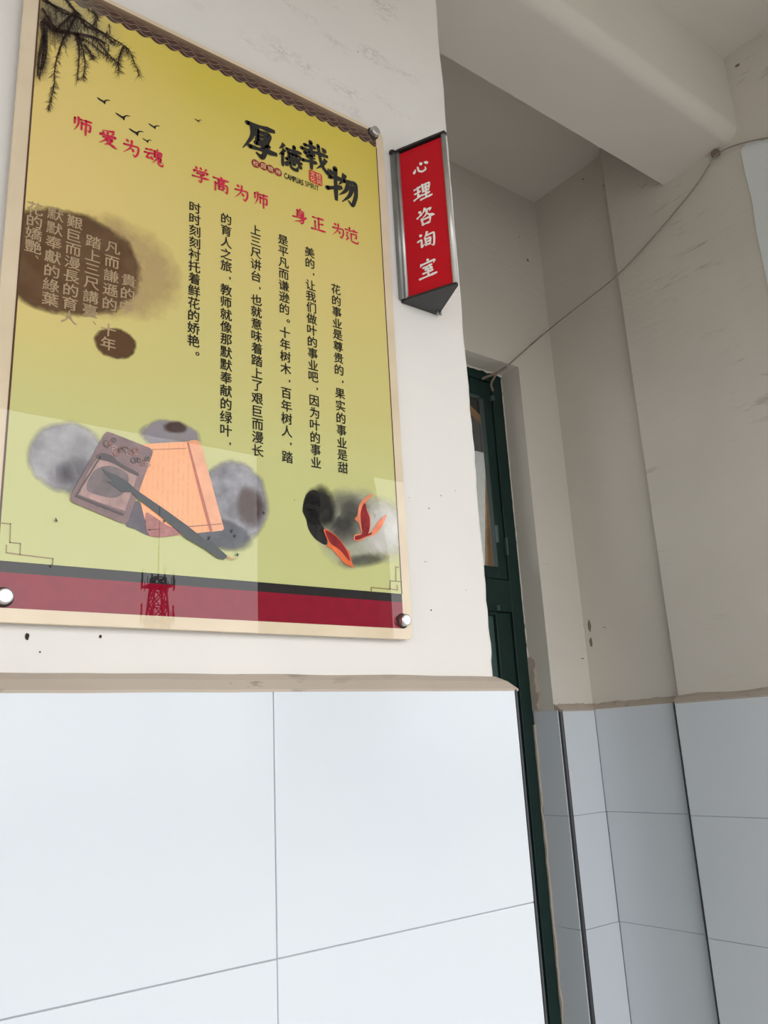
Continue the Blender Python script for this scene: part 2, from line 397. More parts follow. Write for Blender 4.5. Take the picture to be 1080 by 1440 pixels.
# crumbled plaster along the frame and above it
def ragged(parent, pts, w0, w1, depth, mat, name, seed, horiz=False):
    bm = bmesh.new(); R = []; n = len(pts)
    for i, (x, y, z) in enumerate(pts):
        q = w0 + (w1 - w0) * (.5 + .8 * mnoise.noise((i * .37, seed, 2)) + .3 * mnoise.noise((i * 1.3, seed, 7)))
        d = depth * (1 + .5 * mnoise.noise((i * .5, seed, 4)))
        if horiz: R.append([W(x, y, z), W(x, y - d, z - q * .2), W(x, y - d * .6, z - q), W(x, y, z - q)])
        else: R.append([W(x, y, z), W(x - d, y, z), W(x - d, y - q * .7, z), W(x, y - q, z)])
    R = [[bm.verts.new(p) for p in r] for r in R]
    for A, B in zip(R, R[1:]):
        for j in range(4): bm.faces.new((A[j], A[(j + 1) % 4], B[(j + 1) % 4], B[j]))
    bm.faces.new(R[0][::-1]); bm.faces.new(R[-1]); bmesh.ops.recalc_face_normals(bm, faces=bm.faces)
    return obj(name, bm, mat, parent)
zs = [.085 + i * .012 for i in range(99)]
ragged(wb, [(2.0655, 1.932, z) for z in zs], .001, .008, .003, m_alc, 'plaster_edge', 3)
ragged(wb, [(2.0655, 1.93, .085 + i * .01) for i in range(18)], .025, .05, .004, m_mortar, 'bare_plaster', 8)
ragged(wb, [(2.0625, 1.93, FL + .01 + i * .02) for i in range(75)], .003, .012, .005, m_mortar, 'bare_plaster', 12)
ragged(wb, [(1.87 + i * .008, 1.925, 1.2735) for i in range(25)], .001, .012, .005, m_alc, 'plaster_edge', 21, True)

# the room behind the door
bm = bmesh.new()
bxe(bm, (.95, 1.99, FL), (1.0, 2.4, 2.05)); bxe(bm, (3.3, 2.08, FL), (3.4, 4.5, 2.05)); bxe(bm, (2.3, 2.06, FL), (3.4, 2.10, 2.05))
struct(obj('wall_room', bm, m_room), 'pale inner walls of the room behind the green door', 'wall')
bd = obj('wooden_board', tube(bmesh.new(), [on_y((655, 570), 2.75) + EYE, on_y((690, 604), 2.75) + EYE], .022, 4), m_wood, base=on_y((690, 604), 2.75) + EYE)
tag(bd, 'slanting brown wooden board seen high behind the transom glass', 'board')
c0 = on_y((675, 592), 2.85)
bm = newbox((c0.x - .5, 2.85, c0.z + .02), (3.29, 3.2, 2.025), .004); bxe(bm, (c0.x - .5, 2.835, c0.z), (3.29, 3.2, c0.z + .02), .002)
tag(obj('shade_box', bm, simple('shade_box_dark', (.045, .04, .035, 1), .6), base=c0 + EYE), 'added dark box standing for the shade behind the top of the transom glass', 'shade box')  # dark box added as a stand-in for the shadow above the board
pl = obj('wooden_pole', tube(bmesh.new(), [on_y((690, 800), 2.3) + EYE, on_y((687, 720), 2.36) + EYE, on_y((684, 640), 2.42) + EYE],   .024, 10, .005), m_wood, base=on_y((690, 800), 2.3) + EYE)
tag(pl, 'brown pointed wooden pole leaning behind the transom glass', 'pole')

# ------------------------------------------------------------------ cable
cp = [on_y((712, 516), 1.826), on_y((722, 507), 1.824), on_y((740, 491), 1.822)]
cp += [on_x((762, 472), 2.20), on_x((790, 449), 2.205), on_x((830, 418), 2.205), on_x((866, 389), 2.206), on_x((905, 349), 2.207), on_x((960, 285), 2.207), on_x((985, 252), 2.207), on_x((1004, 222), 2.207), on_x((1018, 211), 2.2075),
       on_x((1035, 204), 2.2085), on_x((1058, 198), 2.2085), on_x((1080, 194), 2.2085), on_x((1120, 190), 2.2085)]
pts = catmull(cp, 6)
bm = bmesh.new(); tube(bm, [p + EYE for p in pts], .0024, 8)
cb = empty('cable', cp[0] + EYE, 'thin grey cable running from the door corner up to the beam', 'cable')
obj('wire', bm, m_wire, cb, True)
c = on_x((1007, 217), 2.2175); bm = bmesh.new(); lathe = box(bm, c + EYE + Vector((-.012, -.012, -.008)), c + EYE + Vector((.005, .012, .010)), .004)
obj('clip', bm, m_hole, cb)
bm = bmesh.new(); a = on_y((712, 516), 1.826) + EYE
tube(bm, catmull([a, a + Vector((-.018, .03, -.015)), a + Vector((-.05, .06, -.028)), a + Vector((-.075, .045, -.045))], 5), .0045, 6)
tube(bm, catmull([a + Vector((-.018, .03, -.015)), a + Vector((-.03, .05, -.05)), a + Vector((-.015, .06, -.07))], 5), .004, 6)
obj('frayed_end', bm, m_hole, cb)

# ------------------------------------------------------------------ brush-written characters
# profiles: h level stroke, v upright stroke, p stroke tapering off, n broadening stroke, d dot, k turning or hooked stroke
PROF = {'h': (.95, .68, .72, 1.15, .7), 'v': (1.15, .9, .85, 1.0, .7), 'p': (1.15, 1.0, .8, .5, .12), 'n': (.35, .7, 1.0, 1.4, .2), 'd': (.25, .9, 1.35, 1.2, .45), 'k': (.95, .8, .95, .9, .3)}
GL = {
 '心': 'd 20,56 13,70 7,80;k 32,50 36,72 54,84 76,78 72,60;d 44,26 56,44;d 68,32 90,48',
 '理': 'h 6,26 38,19;h 8,50 36,44;v 23,23 22,76;h 2,84 42,68;v 48,16 51,54;k 48,18 66,15 86,13 85,30 82,52;h 51,35 80,32;h 52,53 82,50;v 66,17 65,92;h 48,72 86,67;h 38,94 98,87',
 '咨': 'd 12,12 26,24;h 6,46 30,30;p 48,2 40,20 28,36;k 42,18 62,15 80,13 70,28;p 58,22 50,42 24,60;n 56,34 70,48 98,58;v 27,64 32,96;k 27,66 50,63 74,61 69,92;h 32,92 70,89',
 '询': 'd 14,8 26,20;k 4,44 24,38 23,60 22,82 38,66;p 56,2 49,20 36,36;k 50,24 72,21 92,19 91,60 87,90 72,80;v 45,42 48,76;k 45,44 58,42 72,40 70,74;h 48,59 69,57;h 48,75 69,73',
 '室': 'd 47,0 55,12;p 18,18 10,36;k 18,24 50,20 90,15 80,32;h 28,42 72,36;k 48,40 32,57 68,52;d 60,44 73,60;h 26,73 76,67;v 50,60 50,92;h 6,97 95,88',
 '厚': 'h 18,15 90,7;p 29,14 27,50 2,94;v 42,26 44,53;k 42,28 58,26 77,24 73,51;h 44,40 73,37;h 44,52 73,49;k 38,63 56,60 76,57 58,71;k 57,69 63,82 55,100 38,90;h 24,80 95,72',
 '德': 'p 23,2 14,18 2,30;p 25,25 15,42 1,56;v 16,46 16,97;h 36,18 95,12;v 65,0 63,28;v 42,32 44,50;k 42,33 64,31 90,29 87,48;v 57,32 57,48;v 72,31 72,47;h 44,50 87,47;h 34,61 97,56;d 37,70 28,92;k 46,70 51,92 76,94 78,78;d 58,65 67,78;d 80,64 95,80',
 '载': 'h 14,20 52,15;v 34,4 34,34;h 2,37 97,28;h 14,49 48,44;k 30,39 17,61 50,57;h 4,80 54,70;v 34,52 34,100;k 62,2 66,40 76,74 96,95 98,72;p 90,42 77,66 52,92;d 76,4 91,18',
 '物': 'p 16,10 2,40;h 10,32 44,25;v 26,2 26,98;h 0,70 46,51;p 57,4 50,26 36,46;k 52,27 74,23 94,19 93,60 80,98 66,84;p 69,30 58,56 36,78;p 83,29 71,66 44,97',
 '师': 'v 12,20 12,52;p 29,4 29,50 10,94;h 40,17 95,11;v 46,34 46,76;k 46,36 68,34 90,31 88,72 75,66;v 67,14 67,100',
 '爱': 'p 82,0 50,9 18,14;d 20,19 31,31;d 43,17 51,29;p 78,13 66,29;d 14,33 9,49;k 14,39 50,36 91,31 80,46;h 27,52 74,46;p 47,40 37,66 4,98;k 40,63 58,60 75,56 56,80 32,96;n 40,66 60,82 98,97',
 '为': 'd 21,6 34,21;p 51,2 45,48 6,96;k 10,42 48,36 88,30 85,70 70,98 58,84;d 51,52 64,70',
 '魂': 'h 7,21 40,15;h 0,43 46,35;k 22,41 6,73 42,64;d 31,53 44,76;p 69,0 60,15;v 50,18 52,51;k 50,20 70,18 90,15 87,48;h 52,35 87,32;h 52,50 87,47;p 69,18 65,56 38,98;k 73,50 73,90 97,94 99,76;k 87,55 78,73 94,70',
 '学': 'd 18,6 29,21;d 45,2 53,17;p 84,2 70,21;d 14,27 7,46;k 14,33 50,30 94,25 81,42;k 28,47 50,44 73,41 54,57;k 52,55 57,78 50,99 35,88;h 4,72 96,61',
 '高': 'd 47,0 55,11;h 6,19 95,12;v 34,25 36,39;k 34,26 52,24 70,22 67,37;h 36,39 67,36;v 16,48 16,98;k 16,51 50,48 89,44 87,94 73,87;v 36,62 38,82;k 36,64 52,62 69,60 65,80;h 38,81 65,78',
 '身': 'p 55,0 41,16;v 32,16 30,62;k 32,19 52,16 75,13 72,60 72,86 60,99 48,88;h 34,33 72,29;h 34,46 72,42;h 4,66 73,56;p 94,45 60,75 6,100',
 '正': 'h 12,15 89,8;v 52,12 52,90;h 53,49 85,43;v 26,42 28,90;h 2,95 98,87',
 '范': 'h 6,17 95,10;v 34,0 36,25;p 69,0 62,23;d 11,33 23,43;d 6,53 19,63;p 25,68 14,82 4,96;k 42,37 62,34 85,31 82,60 69,55;k 45,37 45,88 92,92 97,72',
}
def ribbon(bm, pts, widths, place):
    n = len(pts); L, Rr = [], []
    for i, p in enumerate(pts):
        t = pts[min(i + 1, n - 1)] - pts[max(i - 1, 0)]
        t = unit(t) if t.length > 1e-9 else Vector((1, 0))
        nn = Vector((-t.y, t.x)) * widths[i] * .5
        L.append(bm.verts.new(place(p + nn))); Rr.append(bm.verts.new(place(p - nn)))
    for i in range(n - 1): bm.faces.new((L[i], L[i + 1], Rr[i + 1], Rr[i]))
def brush_char(bm, ch, place, wd=10.0, lift=Vector((0, -1, 0))):
    """place maps a point of the 100 x 100 square (y down) to world"""
    for si, st in enumerate(GL[ch].split(';')):
        v0 = len(bm.verts)
        kind, *q = st.split(); pts = [Vector(tuple(map(float, a.split(',')))) for a in q]
        sharp = kind == 'k'
        c = []
        if sharp and len(pts) > 2:                      # keep corners of turning strokes
            for i in range(len(pts) - 1): c += [pts[i].lerp(pts[i + 1], j / 6) for j in range(6)]
            c.append(pts[-1])
            for _ in range(2): c = [c[0]] + [(c[i - 1] + c[i] * 2 + c[i + 1]) / 4 for i in range(1, len(c) - 1)] + [c[-1]]
        else: c = catmull(pts, 8)
        if kind in 'hv':                                # brush lands and leaves at a slant
            u = unit(c[-1] - c[0]); c[0] = c[0] - u * wd * .2; c[-1] = c[-1] + u * wd * .15
        pr = PROF[kind]; n = len(c); ws = []
        for i in range(n):
            s = i / (n - 1) * 4; j = min(3, int(s)); ws.append(wd * (pr[j] + (pr[j + 1] - pr[j]) * (s - j)))
        ribbon(bm, c, ws, place)
        if kind != 'p':                                 # rounded start
            a = c[0]; r = ws[0] * .5; vs = [bm.verts.new(place(a + Vector((math.cos(q2), math.sin(q2))) * r)) for q2 in [2 * math.pi * z / 10 for z in range(10)]]
            bm.faces.new(vs)
        bm.verts.ensure_lookup_table()                  # each stroke lies a hair above the one before
        for i in range(v0, len(bm.verts)): bm.verts[i].co += lift * (si * 2.5e-5)

FONTC = {}
def glyph(ch, bold=0.0):
    """printed character from the built-in font: (verts, faces), centred, em = 1"""
    key = (ch, bold)
    if key not in FONTC:
        cu = bpy.data.curves.new('g', 'FONT'); cu.body = ch; cu.size = 1.0; cu.offset = bold; cu.resolution_u = 4
        o = bpy.data.objects.new('g', cu); COL.objects.link(o)
        me = bpy.data.meshes.new_from_object(o.evaluated_get(bpy.context.evaluated_depsgraph_get()))
        FONTC[key] = ([v.co.xy.copy() for v in me.vertices], [tuple(p.vertices) for p in me.polygons])
        bpy.data.objects.remove(o); bpy.data.curves.remove(cu); bpy.data.meshes.remove(me)
    return FONTC[key]
def put_glyph(bm, ch, place, size, bold=0.0, centre=True, sx=1.0):
    if bold:
        for oi, (ox, oy) in enumerate(((-bold, 0), (bold, 0), (0, bold * .7), (0, -bold * .7))):
            put_glyph(bm, ch, lambda p: place(p + Vector((ox, oy)) * size) + Vector((0, -3e-5 * oi, 0)), size, 0.0, centre, sx)
        return
    vs, fs = glyph(ch, 0.0)
    if not vs: return
    x0 = min(v.x for v in vs); x1 = max(v.x for v in vs); y0 = min(v.y for v in vs); y1 = max(v.y for v in vs)
    c = Vector(((x0 + x1) / 2, (y0 + y1) / 2)) if centre else Vector((0, 0))
    B = [bm.verts.new(place(Vector(((v.x - c.x) * sx, v.y - c.y)) * size)) for v in vs]
    for f_ in fs:
        try: bm.faces.new([B[i] for i in f_])
        except ValueError: pass

# ------------------------------------------------------------------ yellow display board
YB = .986
BX0, BX1, BZ0, BZ1 = .1900, .8070, .1530, 1.0745
board = empty('display_board', W((BX0 + BX1) / 2, 1.0, BZ0), 'large yellow acrylic notice board with Chinese text screwed to the wall', 'notice board')
BO = board.location.copy()
def lay(k): return YB - .0002 * k                       # print layers lie on the face of the board
def bp(px, k=0): v = on_y(px, lay(k)); return v + EYE      # pixel on the board face -> world
def loc(px): v = bp(px) - BO; return v                     # -> board coordinates
def coat(kk, rough=.5):
    b = kk.b; b.inputs['Roughness'].default_value = rough; b.inputs['Specular IOR Level'].default_value = 0.0
    b.inputs['Coat Weight'].default_value = 1.0; b.inputs['Coat Roughness'].default_value = 0.008; b.inputs['Coat IOR'].default_value = 1.52
def ink(name, col, var=.08, vs=60):
    kk = NT(name); f = kk.noise(kk.coord(), vs, 4)
    lo = tuple(c * (1 - var) for c in col[:3]) + (1,); hi = tuple(min(1, c * (1 + var)) for c in col[:3]) + (1,)
    kk.l(kk.mix(kk.rng(f, .3, .7), lo, hi), kk.b.inputs['Base Color']); coat(kk); return kk.m
def outline(name, px, mat, layer, parent=board, smooth=0):
    """a printed shape: outline given on the board face"""
    if smooth:
        q = [Vector(p) for p in px]; n = len(q); px = []
        for i in range(n):
            a, b, c, d = q[i - 1], q[i], q[(i + 1) % n], q[(i + 2) % n]
            for j in range(smooth):
                t = j / smooth
                px.append(.5 * ((2 * b) + (c - a) * t + (2 * a - 5 * b + 4 * c - d) * t * t + (3 * b - a - 3 * c + d) * t ** 3))
    bm = bmesh.new(); f_ = bm.faces.new([bm.verts.new(bp(p, layer)) for p in px])
    bm.normal_update()
    if f_.normal.y > 0: bmesh.ops.reverse_faces(bm, faces=[f_])
    bmesh.ops.triangulate(bm, faces=[f_])
    return obj(name, bm, mat, parent)
def rect(name, x0, z0, x1, z1, mat, layer, parent=board):
    bm = bmesh.new(); y = lay(layer)
    bm.faces.new([bm.verts.new(W(x, y, z)) for x, z in ((x0, z0), (x1, z0), (x1, z1), (x0, z1))])
    return obj(name, bm, mat, parent)
def wash(name, c, rx, rz, rot, col, layer, strength=1.0, soft=(.75, 1.05), wob=.35, nsc=35, col2=None, mott=.35, parent=board):
    """a soft-edged wash of printed ink round pixel c; radii in metres on the board"""
    p = loc(c); kk = NT(name); t = kk.n('TexCoord')
    sub = kk.n('VectorMath', operation='SUBTRACT'); kk.l(t.outputs['Object'], sub.inputs[0]); sub.inputs[1].default_value = p
    ro = kk.n('VectorRotate', rotation_type='Y_AXIS'); kk.l(sub.outputs[0], ro.inputs['Vector']); ro.inputs['Angle'].default_value = rot
    sc = kk.n('VectorMath', operation='MULTIPLY'); kk.l(ro.outputs[0], sc.inputs[0]); sc.inputs[1].default_value = (1 / rx, 0, 1 / rz)
    ln = kk.n('VectorMath', operation='LENGTH'); kk.l(sc.outputs[0], ln.inputs[0])
    nz_ = kk.noise(kk.coord(), nsc, 6, .6); d = kk.math('ADD', ln.outputs['Value'], kk.math('MULTIPLY', kk.math('SUBTRACT', nz_, .5), wob * 2))
    a = kk.rng(d, soft[0], soft[1], 1, 0)
    n2 = kk.noise(kk.coord(loc=(2, 1, 5)), nsc * .7, 5)
    a = kk.math('MULTIPLY', a, kk.math('MULTIPLY', kk.rng(n2, .3, .7, 1 - mott, 1), strength))
    kk.l(kk.mix(kk.rng(n2, .35, .65), col, col2 or col), kk.b.inputs['Base Color']); coat(kk)
    tr = kk.n('BsdfTransparent'); mx = kk.n('MixShader'); kk.l(a, mx.inputs[0]); kk.l(tr.outputs[0], mx.inputs[1]); kk.l(kk.b.outputs[0], mx.inputs[2]); kk.l(mx.outputs[0], kk.o.inputs['Surface'])
    bm = bmesh.new(); y = lay(layer); w0 = p + BO; g_ = soft[1] + wob * .75
    lim = lambda x, z: (min(max(x, EYE.x + .2112), EYE.x + .7885), max(z, EYE.z + .2235))
    vs = []
    for i in range(40):
        q = 2 * math.pi * i / 40; ex, ez = rx * g_ * math.cos(q), rz * g_ * math.sin(q)
        x, z = ex * math.cos(rot) - ez * math.sin(rot), ex * math.sin(rot) + ez * math.cos(rot)
        X, Z = lim(w0.x + x, w0.z + z); vs.append(bm.verts.new(Vector((X, y + EYE.y, Z))))
    bm.faces.new(vs)
    return obj(name, bm, kk.m, parent)

# acrylic panel with rounded corners
def rounded(x0, z0, x1, z1, r, n=6):
    out = []
    for cx, cz, a0 in ((x1 - r, z1 - r, 0), (x0 + r, z1 - r, 90), (x0 + r, z0 + r, 180), (x1 - r, z0 + r, 270)):
        out += [(cx + r * math.cos(math.radians(a0 + 90 * i / n)), cz + r * math.sin(math.radians(a0 + 90 * i / n))) for i in range(n + 1)]
    return out
kk = NT('aged_clear_acrylic'); f = kk.noise(kk.coord(), 9, 4)
kk.l(kk.mix(kk.rng(f, .3, .7), (.66, .53, .37, 1), (.74, .615, .45, 1)), kk.b.inputs['Base Color']); coat(kk); m_acr = kk.m
lp = rounded(BX0, BZ0, BX1, BZ1, .012)
bm = bmesh.new(); A = [bm.verts.new(W(x, YB, z)) for x, z in lp]; B = [bm.verts.new(W(x, YB + .006, z)) for x, z in lp]
bm.faces.new(A); bm.faces.new(B[::-1])
for i in range(len(A)): bm.faces.new((A[i], B[i], B[(i + 1) % len(A)], A[(i + 1) % len(A)]))
bmesh.ops.recalc_face_normals(bm, faces=bm.faces)
bmesh.ops.bevel(bm, geom=[e for e in bm.edges if len(e.link_faces) == 2 and abs(e.calc_face_angle(0)) > 1.2], offset=.0006, segments=1, affect='EDGES')
obj('acrylic_panel', bm, m_acr, board)['label'] = 'beige aged acrylic margin'
# yellow print
PX0, PX1, PZ0, PZ1 = .2100, .7895, .1692, 1.0625
kk = NT('yellow_print'); x = kk.xyz(kk.coord()); n = kk.noise(kk.coord(), 3.5, 3)
zz = kk.math('ADD', x[2], kk.math('MULTIPLY', kk.math('SUBTRACT', n, .5), .12))
rp = kk.n('ValToRGB'); e = rp.color_ramp.elements
stops = [(.05, (.50, .485, .20)), (.14, (.51, .485, .19)), (.30, (.58, .53, .21)), (.44, (.62, .53, .20)), (.60, (.66, .53, .18)), (.74, (.66, .53, .135)), (.86, (.62, .495, .07))]
e[0].position, e[0].color = stops[0][0], stops[0][1] + (1,); e[1].position, e[1].color = stops[-1][0], stops[-1][1] + (1,)
for p_, c_ in stops[1:-1]:
    q = e.new(p_); q.color = c_ + (1,)
kk.l(zz, rp.inputs[0])
left = kk.rng(x[0], -.30, -.05, 1, 0); lowc = kk.rng(x[2], .25, .45); c1 = kk.mix(kk.math('MULTIPLY', kk.math('MULTIPLY', left, lowc), .6), rp.outputs[0], (.80, .58, .22, 1))
c2 = kk.mix(kk.math('MULTIPLY', kk.rng(x[2], .22, .36, 1, 0), kk.rng(n, .3, .7, .25, .55)), c1, (.56, .60, .27, 1))
kk.l(c2, kk.b.inputs['Base Color']); coat(kk)
rect('print_ground', PX0, .2225, PX1, PZ1, kk.m, 1)['label'] = 'yellow printed ground'
i_red = ink('crimson_ink', srgb(134, 13, 38)); i_blk = ink('charcoal_ink', (.02, .017, .017, 1)); i_text = ink('black_ink', (.012, .012, .012, 1)); i_brown = ink('brown_ink', (.10, .045, .03, 1))
i_rose = ink('rose_ink', srgb(205, 30, 70)); i_tan = ink('tan_ink', (.30, .185, .12, 1))
rect('crimson_band', PX0, PZ0, PX1, .2095, i_red, 1); rect('black_band', PX0, .2095, PX1, .2225, i_blk, 1)
y = lay(2)
for a, b in (((PX0 - .0012, .2225), (PX0 + .0012, PZ1)), ((PX1 - .0010, .2225), (PX1 + .0010, 1.035))):
    bm = bmesh.new(); bm.faces.new([bm.verts.new(W(p, y, q)) for p, q in ((a[0], a[1]), (b[0], a[1]), (b[0], b[1]), (a[0], b[1]))])
    obj('border_line', bm, i_brown, board)
# printed strip of roof tiles along the top: scalloped lower edge, pale ripple lines
bm = bmesh.new(); y = lay(2); n = 220; top, bot = [], []
for i in range(n + 1):
    X = PX0 + (PX1 - PX0) * i / n; s = abs(math.sin((X - PX0) * math.pi / .0225))
    top.append(bm.verts.new(W(X, y, 1.0665))); bot.append(bm.verts.new(W(X, y, 1.0405 - .0055 * s)))
for i in range(n): bm.faces.new((bot[i], bot[i + 1], top[i + 1], top[i]))
ki = NT('roof_tile_ink'); xx = ki.xyz(ki.coord()); fl = ki.noise(ki.coord(scale=(1, 1, 5)), 45, 4)
ki.l(ki.mix(ki.rng(ki.math('ADD', xx[2], ki.math('MULTIPLY', fl, .012)), .904, .920), (.055, .024, .018, 1), (.22, .14, .085, 1)), ki.b.inputs['Base Color']); coat(ki)
rt = obj('roof_tile_border', bm, ki.m, board)
bm = bmesh.new()
for zc, am, wdt in ((1.0445, .0055, .0012), (1.0508, .0050, .0010), (1.0565, .004, .0008)):
    pts = [Vector((PX0 + (PX1 - PX0) * i / 400, zc - am * abs(math.sin(((PX1 - PX0) * i / 400 + zc * .9) * math.pi / .0225)))) for i in range(401)]
    ribbon(bm, pts, [wdt * (.6 + .6 * abs(math.sin(i * .31))) for i in range(401)], lambda p: W(p.x, lay(3), p.y))
obj('ripple_lines', bm, i_tan, rt)

# willow twigs hanging into the upper left corner
bm = bmesh.new(); Zp = lambda a: Vector((a[0] * .1852, a[1] * .1852))
rw = random.Random(4)
BR = [([(320, 150), (420, 230), (520, 245), (700, 280), (800, 330)], 5.5, 2), ([(330, -20), (440, 70), (520, 110), (600, 130), (720, 210), (820, 270), (940, 345), (990, 400), (1055, 565)], 2.2, .5),
      ([(480, -30), (560, 70), (600, 110)], 3.2, 2), ([(590, 90), (540, 190), (495, 270), (450, 380), (420, 500), (410, 650)], 3.2, .7), ([(320, 0), (450, 60), (600, 130)], 2, 1.5), ([(590, 250), (602, 400), (588, 600)], 2.6, .6),
      ([(570, 90), (470, 180), (430, 230)], 2.5, 1.6), ([(320, 160), (335, 350), (300, 580)], 5, 1.2), ([(350, 210), (350, 400), (320, 520)], 3.6, .8), ([(600, 270), (645, 460), (630, 600)], 1.8, .5), ([(740, 310), (830, 420), (900, 480)], 1.6, .5),
      ([(935, 350), (905, 440), (900, 550)], 2, .4), ([(640, 330), (680, 390), (712, 445)], 1.2, .4), ([(320, 60), (380, 160), (430, 220)], 2, 1.5), ([(660, 60), (740, 130), (690, 200)], 1.0, .5), ([(600, 130), (660, 200), (760, 240), (870, 330)], 2.2, .8),
      ([(330, 260), (300, 420), (285, 570)], 4, 1.5), ([(560, 260), (690, 330), (820, 430)], 1.3, .5), ([(410, 640), (390, 740), (370, 830)], .7, .3)]
for pts, w0, w1 in BR:
    c = catmull([Zp(p) for p in pts], 8); n = len(c)
    ws = [w0 + (w1 - w0) * i / (n - 1) for i in range(n)]
    place = lambda p: bp((p.x, p.y), 4)
    ribbon(bm, c, [q * 1.35 for q in ws], place)
    for i in range(1, n, 1):
        for _ in range(6):
            a = rw.uniform(.1, 3.0); L = rw.uniform(2.5, 11); d = Vector((math.cos(a), math.sin(a)))
            if rw.random() < .25: d.y = -abs(d.y) * .5
            q = c[i]; ribbon(bm, [q, q + d * L * .5 + Vector((0, .4)), q + d * L + Vector((0, 1.6))], [.55, .4, .12], place)
for i in range(46):                                     # many thin hanging twigs
    t = rw.random(); a = Zp((330 + 520 * t, 190 + 130 * t + rw.uniform(-150, 30))); L = rw.uniform(9, 40) * (1.1 - .5 * t); sl = rw.uniform(-.25, .5) * (1 - t * .3)
    c = catmull([a, a + Vector((sl * L * .6, L * .5)), a + Vector((sl * L * .8, L))], 6); n = len(c)
    ribbon(bm, c, [.75 - .5 * q / (n - 1) for q in range(n)], place)
    for p in c[1:]:
        for _ in range(2):
            q = rw.uniform(.3, 2.8); d = Vector((math.cos(q), math.sin(q))) * rw.uniform(2, 6); ribbon(bm, [p, p + d * .5, p + d], [.45, .35, .1], place)
bmesh.ops.delete(bm, geom=[v for v in bm.verts if v.co.z > EYE.z + 1.0615 or v.co.x < EYE.x + PX0 + .001], context='VERTS')
wash('mist_wash', (95, 25), .085, .06, .2, (.46, .44, .33, 1), 3, .6, (.2, 1.0), .25, 20)
wash('twig_wash', (66, 30), .050, .045, .3, (.09, .055, .04, 1), 4, .75, (.1, 1.0), .35, 60, None, .5); wash('twig_wash', (52, 80), .020, .050, .0, (.08, .05, .04, 1), 4, .8, (.1, 1.0), .35, 70, None, .5)
obj('willow_branch', bm, ink('willow_ink', (.045, .025, .018, 1)), board)
# flying birds
for i, (cx, cy, s) in enumerate(((146, 141, 10), (173, 163, 11), (192, 185, 11), (217, 177, 8.5), (207, 197, 7), (279, 169, 5.5))):
    bm = bmesh.new(); place = lambda p: bp((cx + p.x * s, cy + p.y * s), 4)
    ribbon(bm, catmull([Vector((-.98, -.42)), Vector((-.45, -.05)), Vector((.02, .22))], 6), [.04, .1, .16, .2, .2, .2, .22, .22, .22, .24, .24, .26, .26], place)
    ribbon(bm, catmull([Vector((.0, .24)), Vector((.4, -.02)), Vector((.95, .04))], 6), [.30, .30, .28, .26, .22, .2, .18, .16, .14, .12, .1, .06, .04], place)
    ribbon(bm, [Vector((-.02, .1)), Vector((.1, .3)), Vector((.16, .55))], [.2, .32, .08], place)
    obj('flying_bird', bm, i_text, board)

# lettering
def brush_on_board(bm, ch, px, size_px, wd, layer=5):
    c = bp(px, layer); s = size_px
    brush_char(bm, ch, lambda p: Vector((c.x + (p.x - 50) / 100 * s, c.y, c.z - (p.y - 50) / 100 * s)), wd)
bm = bmesh.new()
for ch, p, s in (('厚', (366, 197), .0655), ('德', (409, 222), .0455), ('载', (443.5, 221), .053), ('物', (482.5, 264), .0625)): brush_on_board(bm, ch, p, s, 14.0)
hd = obj('heading_lettering', bm, i_text, board); hd['label'] = 'large black brush heading'
for txt in ((('师', (116, 177)), ('爱', (152, 194)), ('为', (185, 208)), ('魂', (217, 220))), (('学', (282.5, 246)), ('高', (311, 260)), ('为', (340, 271)), ('师', (367, 281))), (('身', (422, 304)), ('正', (448, 315)), ('为', (476, 324)), ('范', (495, 332)))):
    bm = bmesh.new()
    for ch, p in txt: brush_on_board(bm, ch, p, .0275, 11.5)
    o = obj('slogan_lettering', bm, i_rose, board)
    o['label'] = 'rose red brush slogan starting with ' + txt[0][0]
COLS = [('花的事业是尊贵的,果实的事业是甜', (471.5, 407), (482.4, 658), 16), ('美的,让我们做叶的事业吧,因为叶的事业', (434, 354.6), (445, 650.6), 19), ('是平凡而谦逊的。十年树木,百年树人,踏', (397, 338), (404.6, 643), 19),
        ('上三尺讲台,也就意味着踏上了艰巨而漫长', (357.5, 323.5), (363.7, 634), 19), ('的育人之旅,教师就像那默默奉献的绿叶,', (317, 308), (318.3, 605.7), 18), ('时时刻刻衬托着鲜花的娇艳。', (274, 292.4), (271.6, 479.4), 12)]
ZT = [.7161, .7678, .772, .7722, .7731, .7731]; ZB = [.4104, .4109, .4109, .4123, .4332, .5576]; XC = [.6885, .640, .591, .5425, .4928, .4426]
y = lay(5)
for (txt, _, _, nn), zt, zb, xc in zip(COLS, ZT, ZB, XC):
    bm = bmesh.new(); st = (zt - zb) / (nn - 1); size = .0188
    for i, ch in enumerate(txt):
        z = zt - st * i; dx = 0
        if ch in ',。': dx, z = .0062, z + .001
        put_glyph(bm, ch, lambda p: W(xc + dx + p.x, y, z + p.y), size * (.95 if ch in ',。' else 1.03), .013, True)
    obj('text_column', bm, i_text, board)['label'] = 'column of small black text starting with ' + txt[:3]
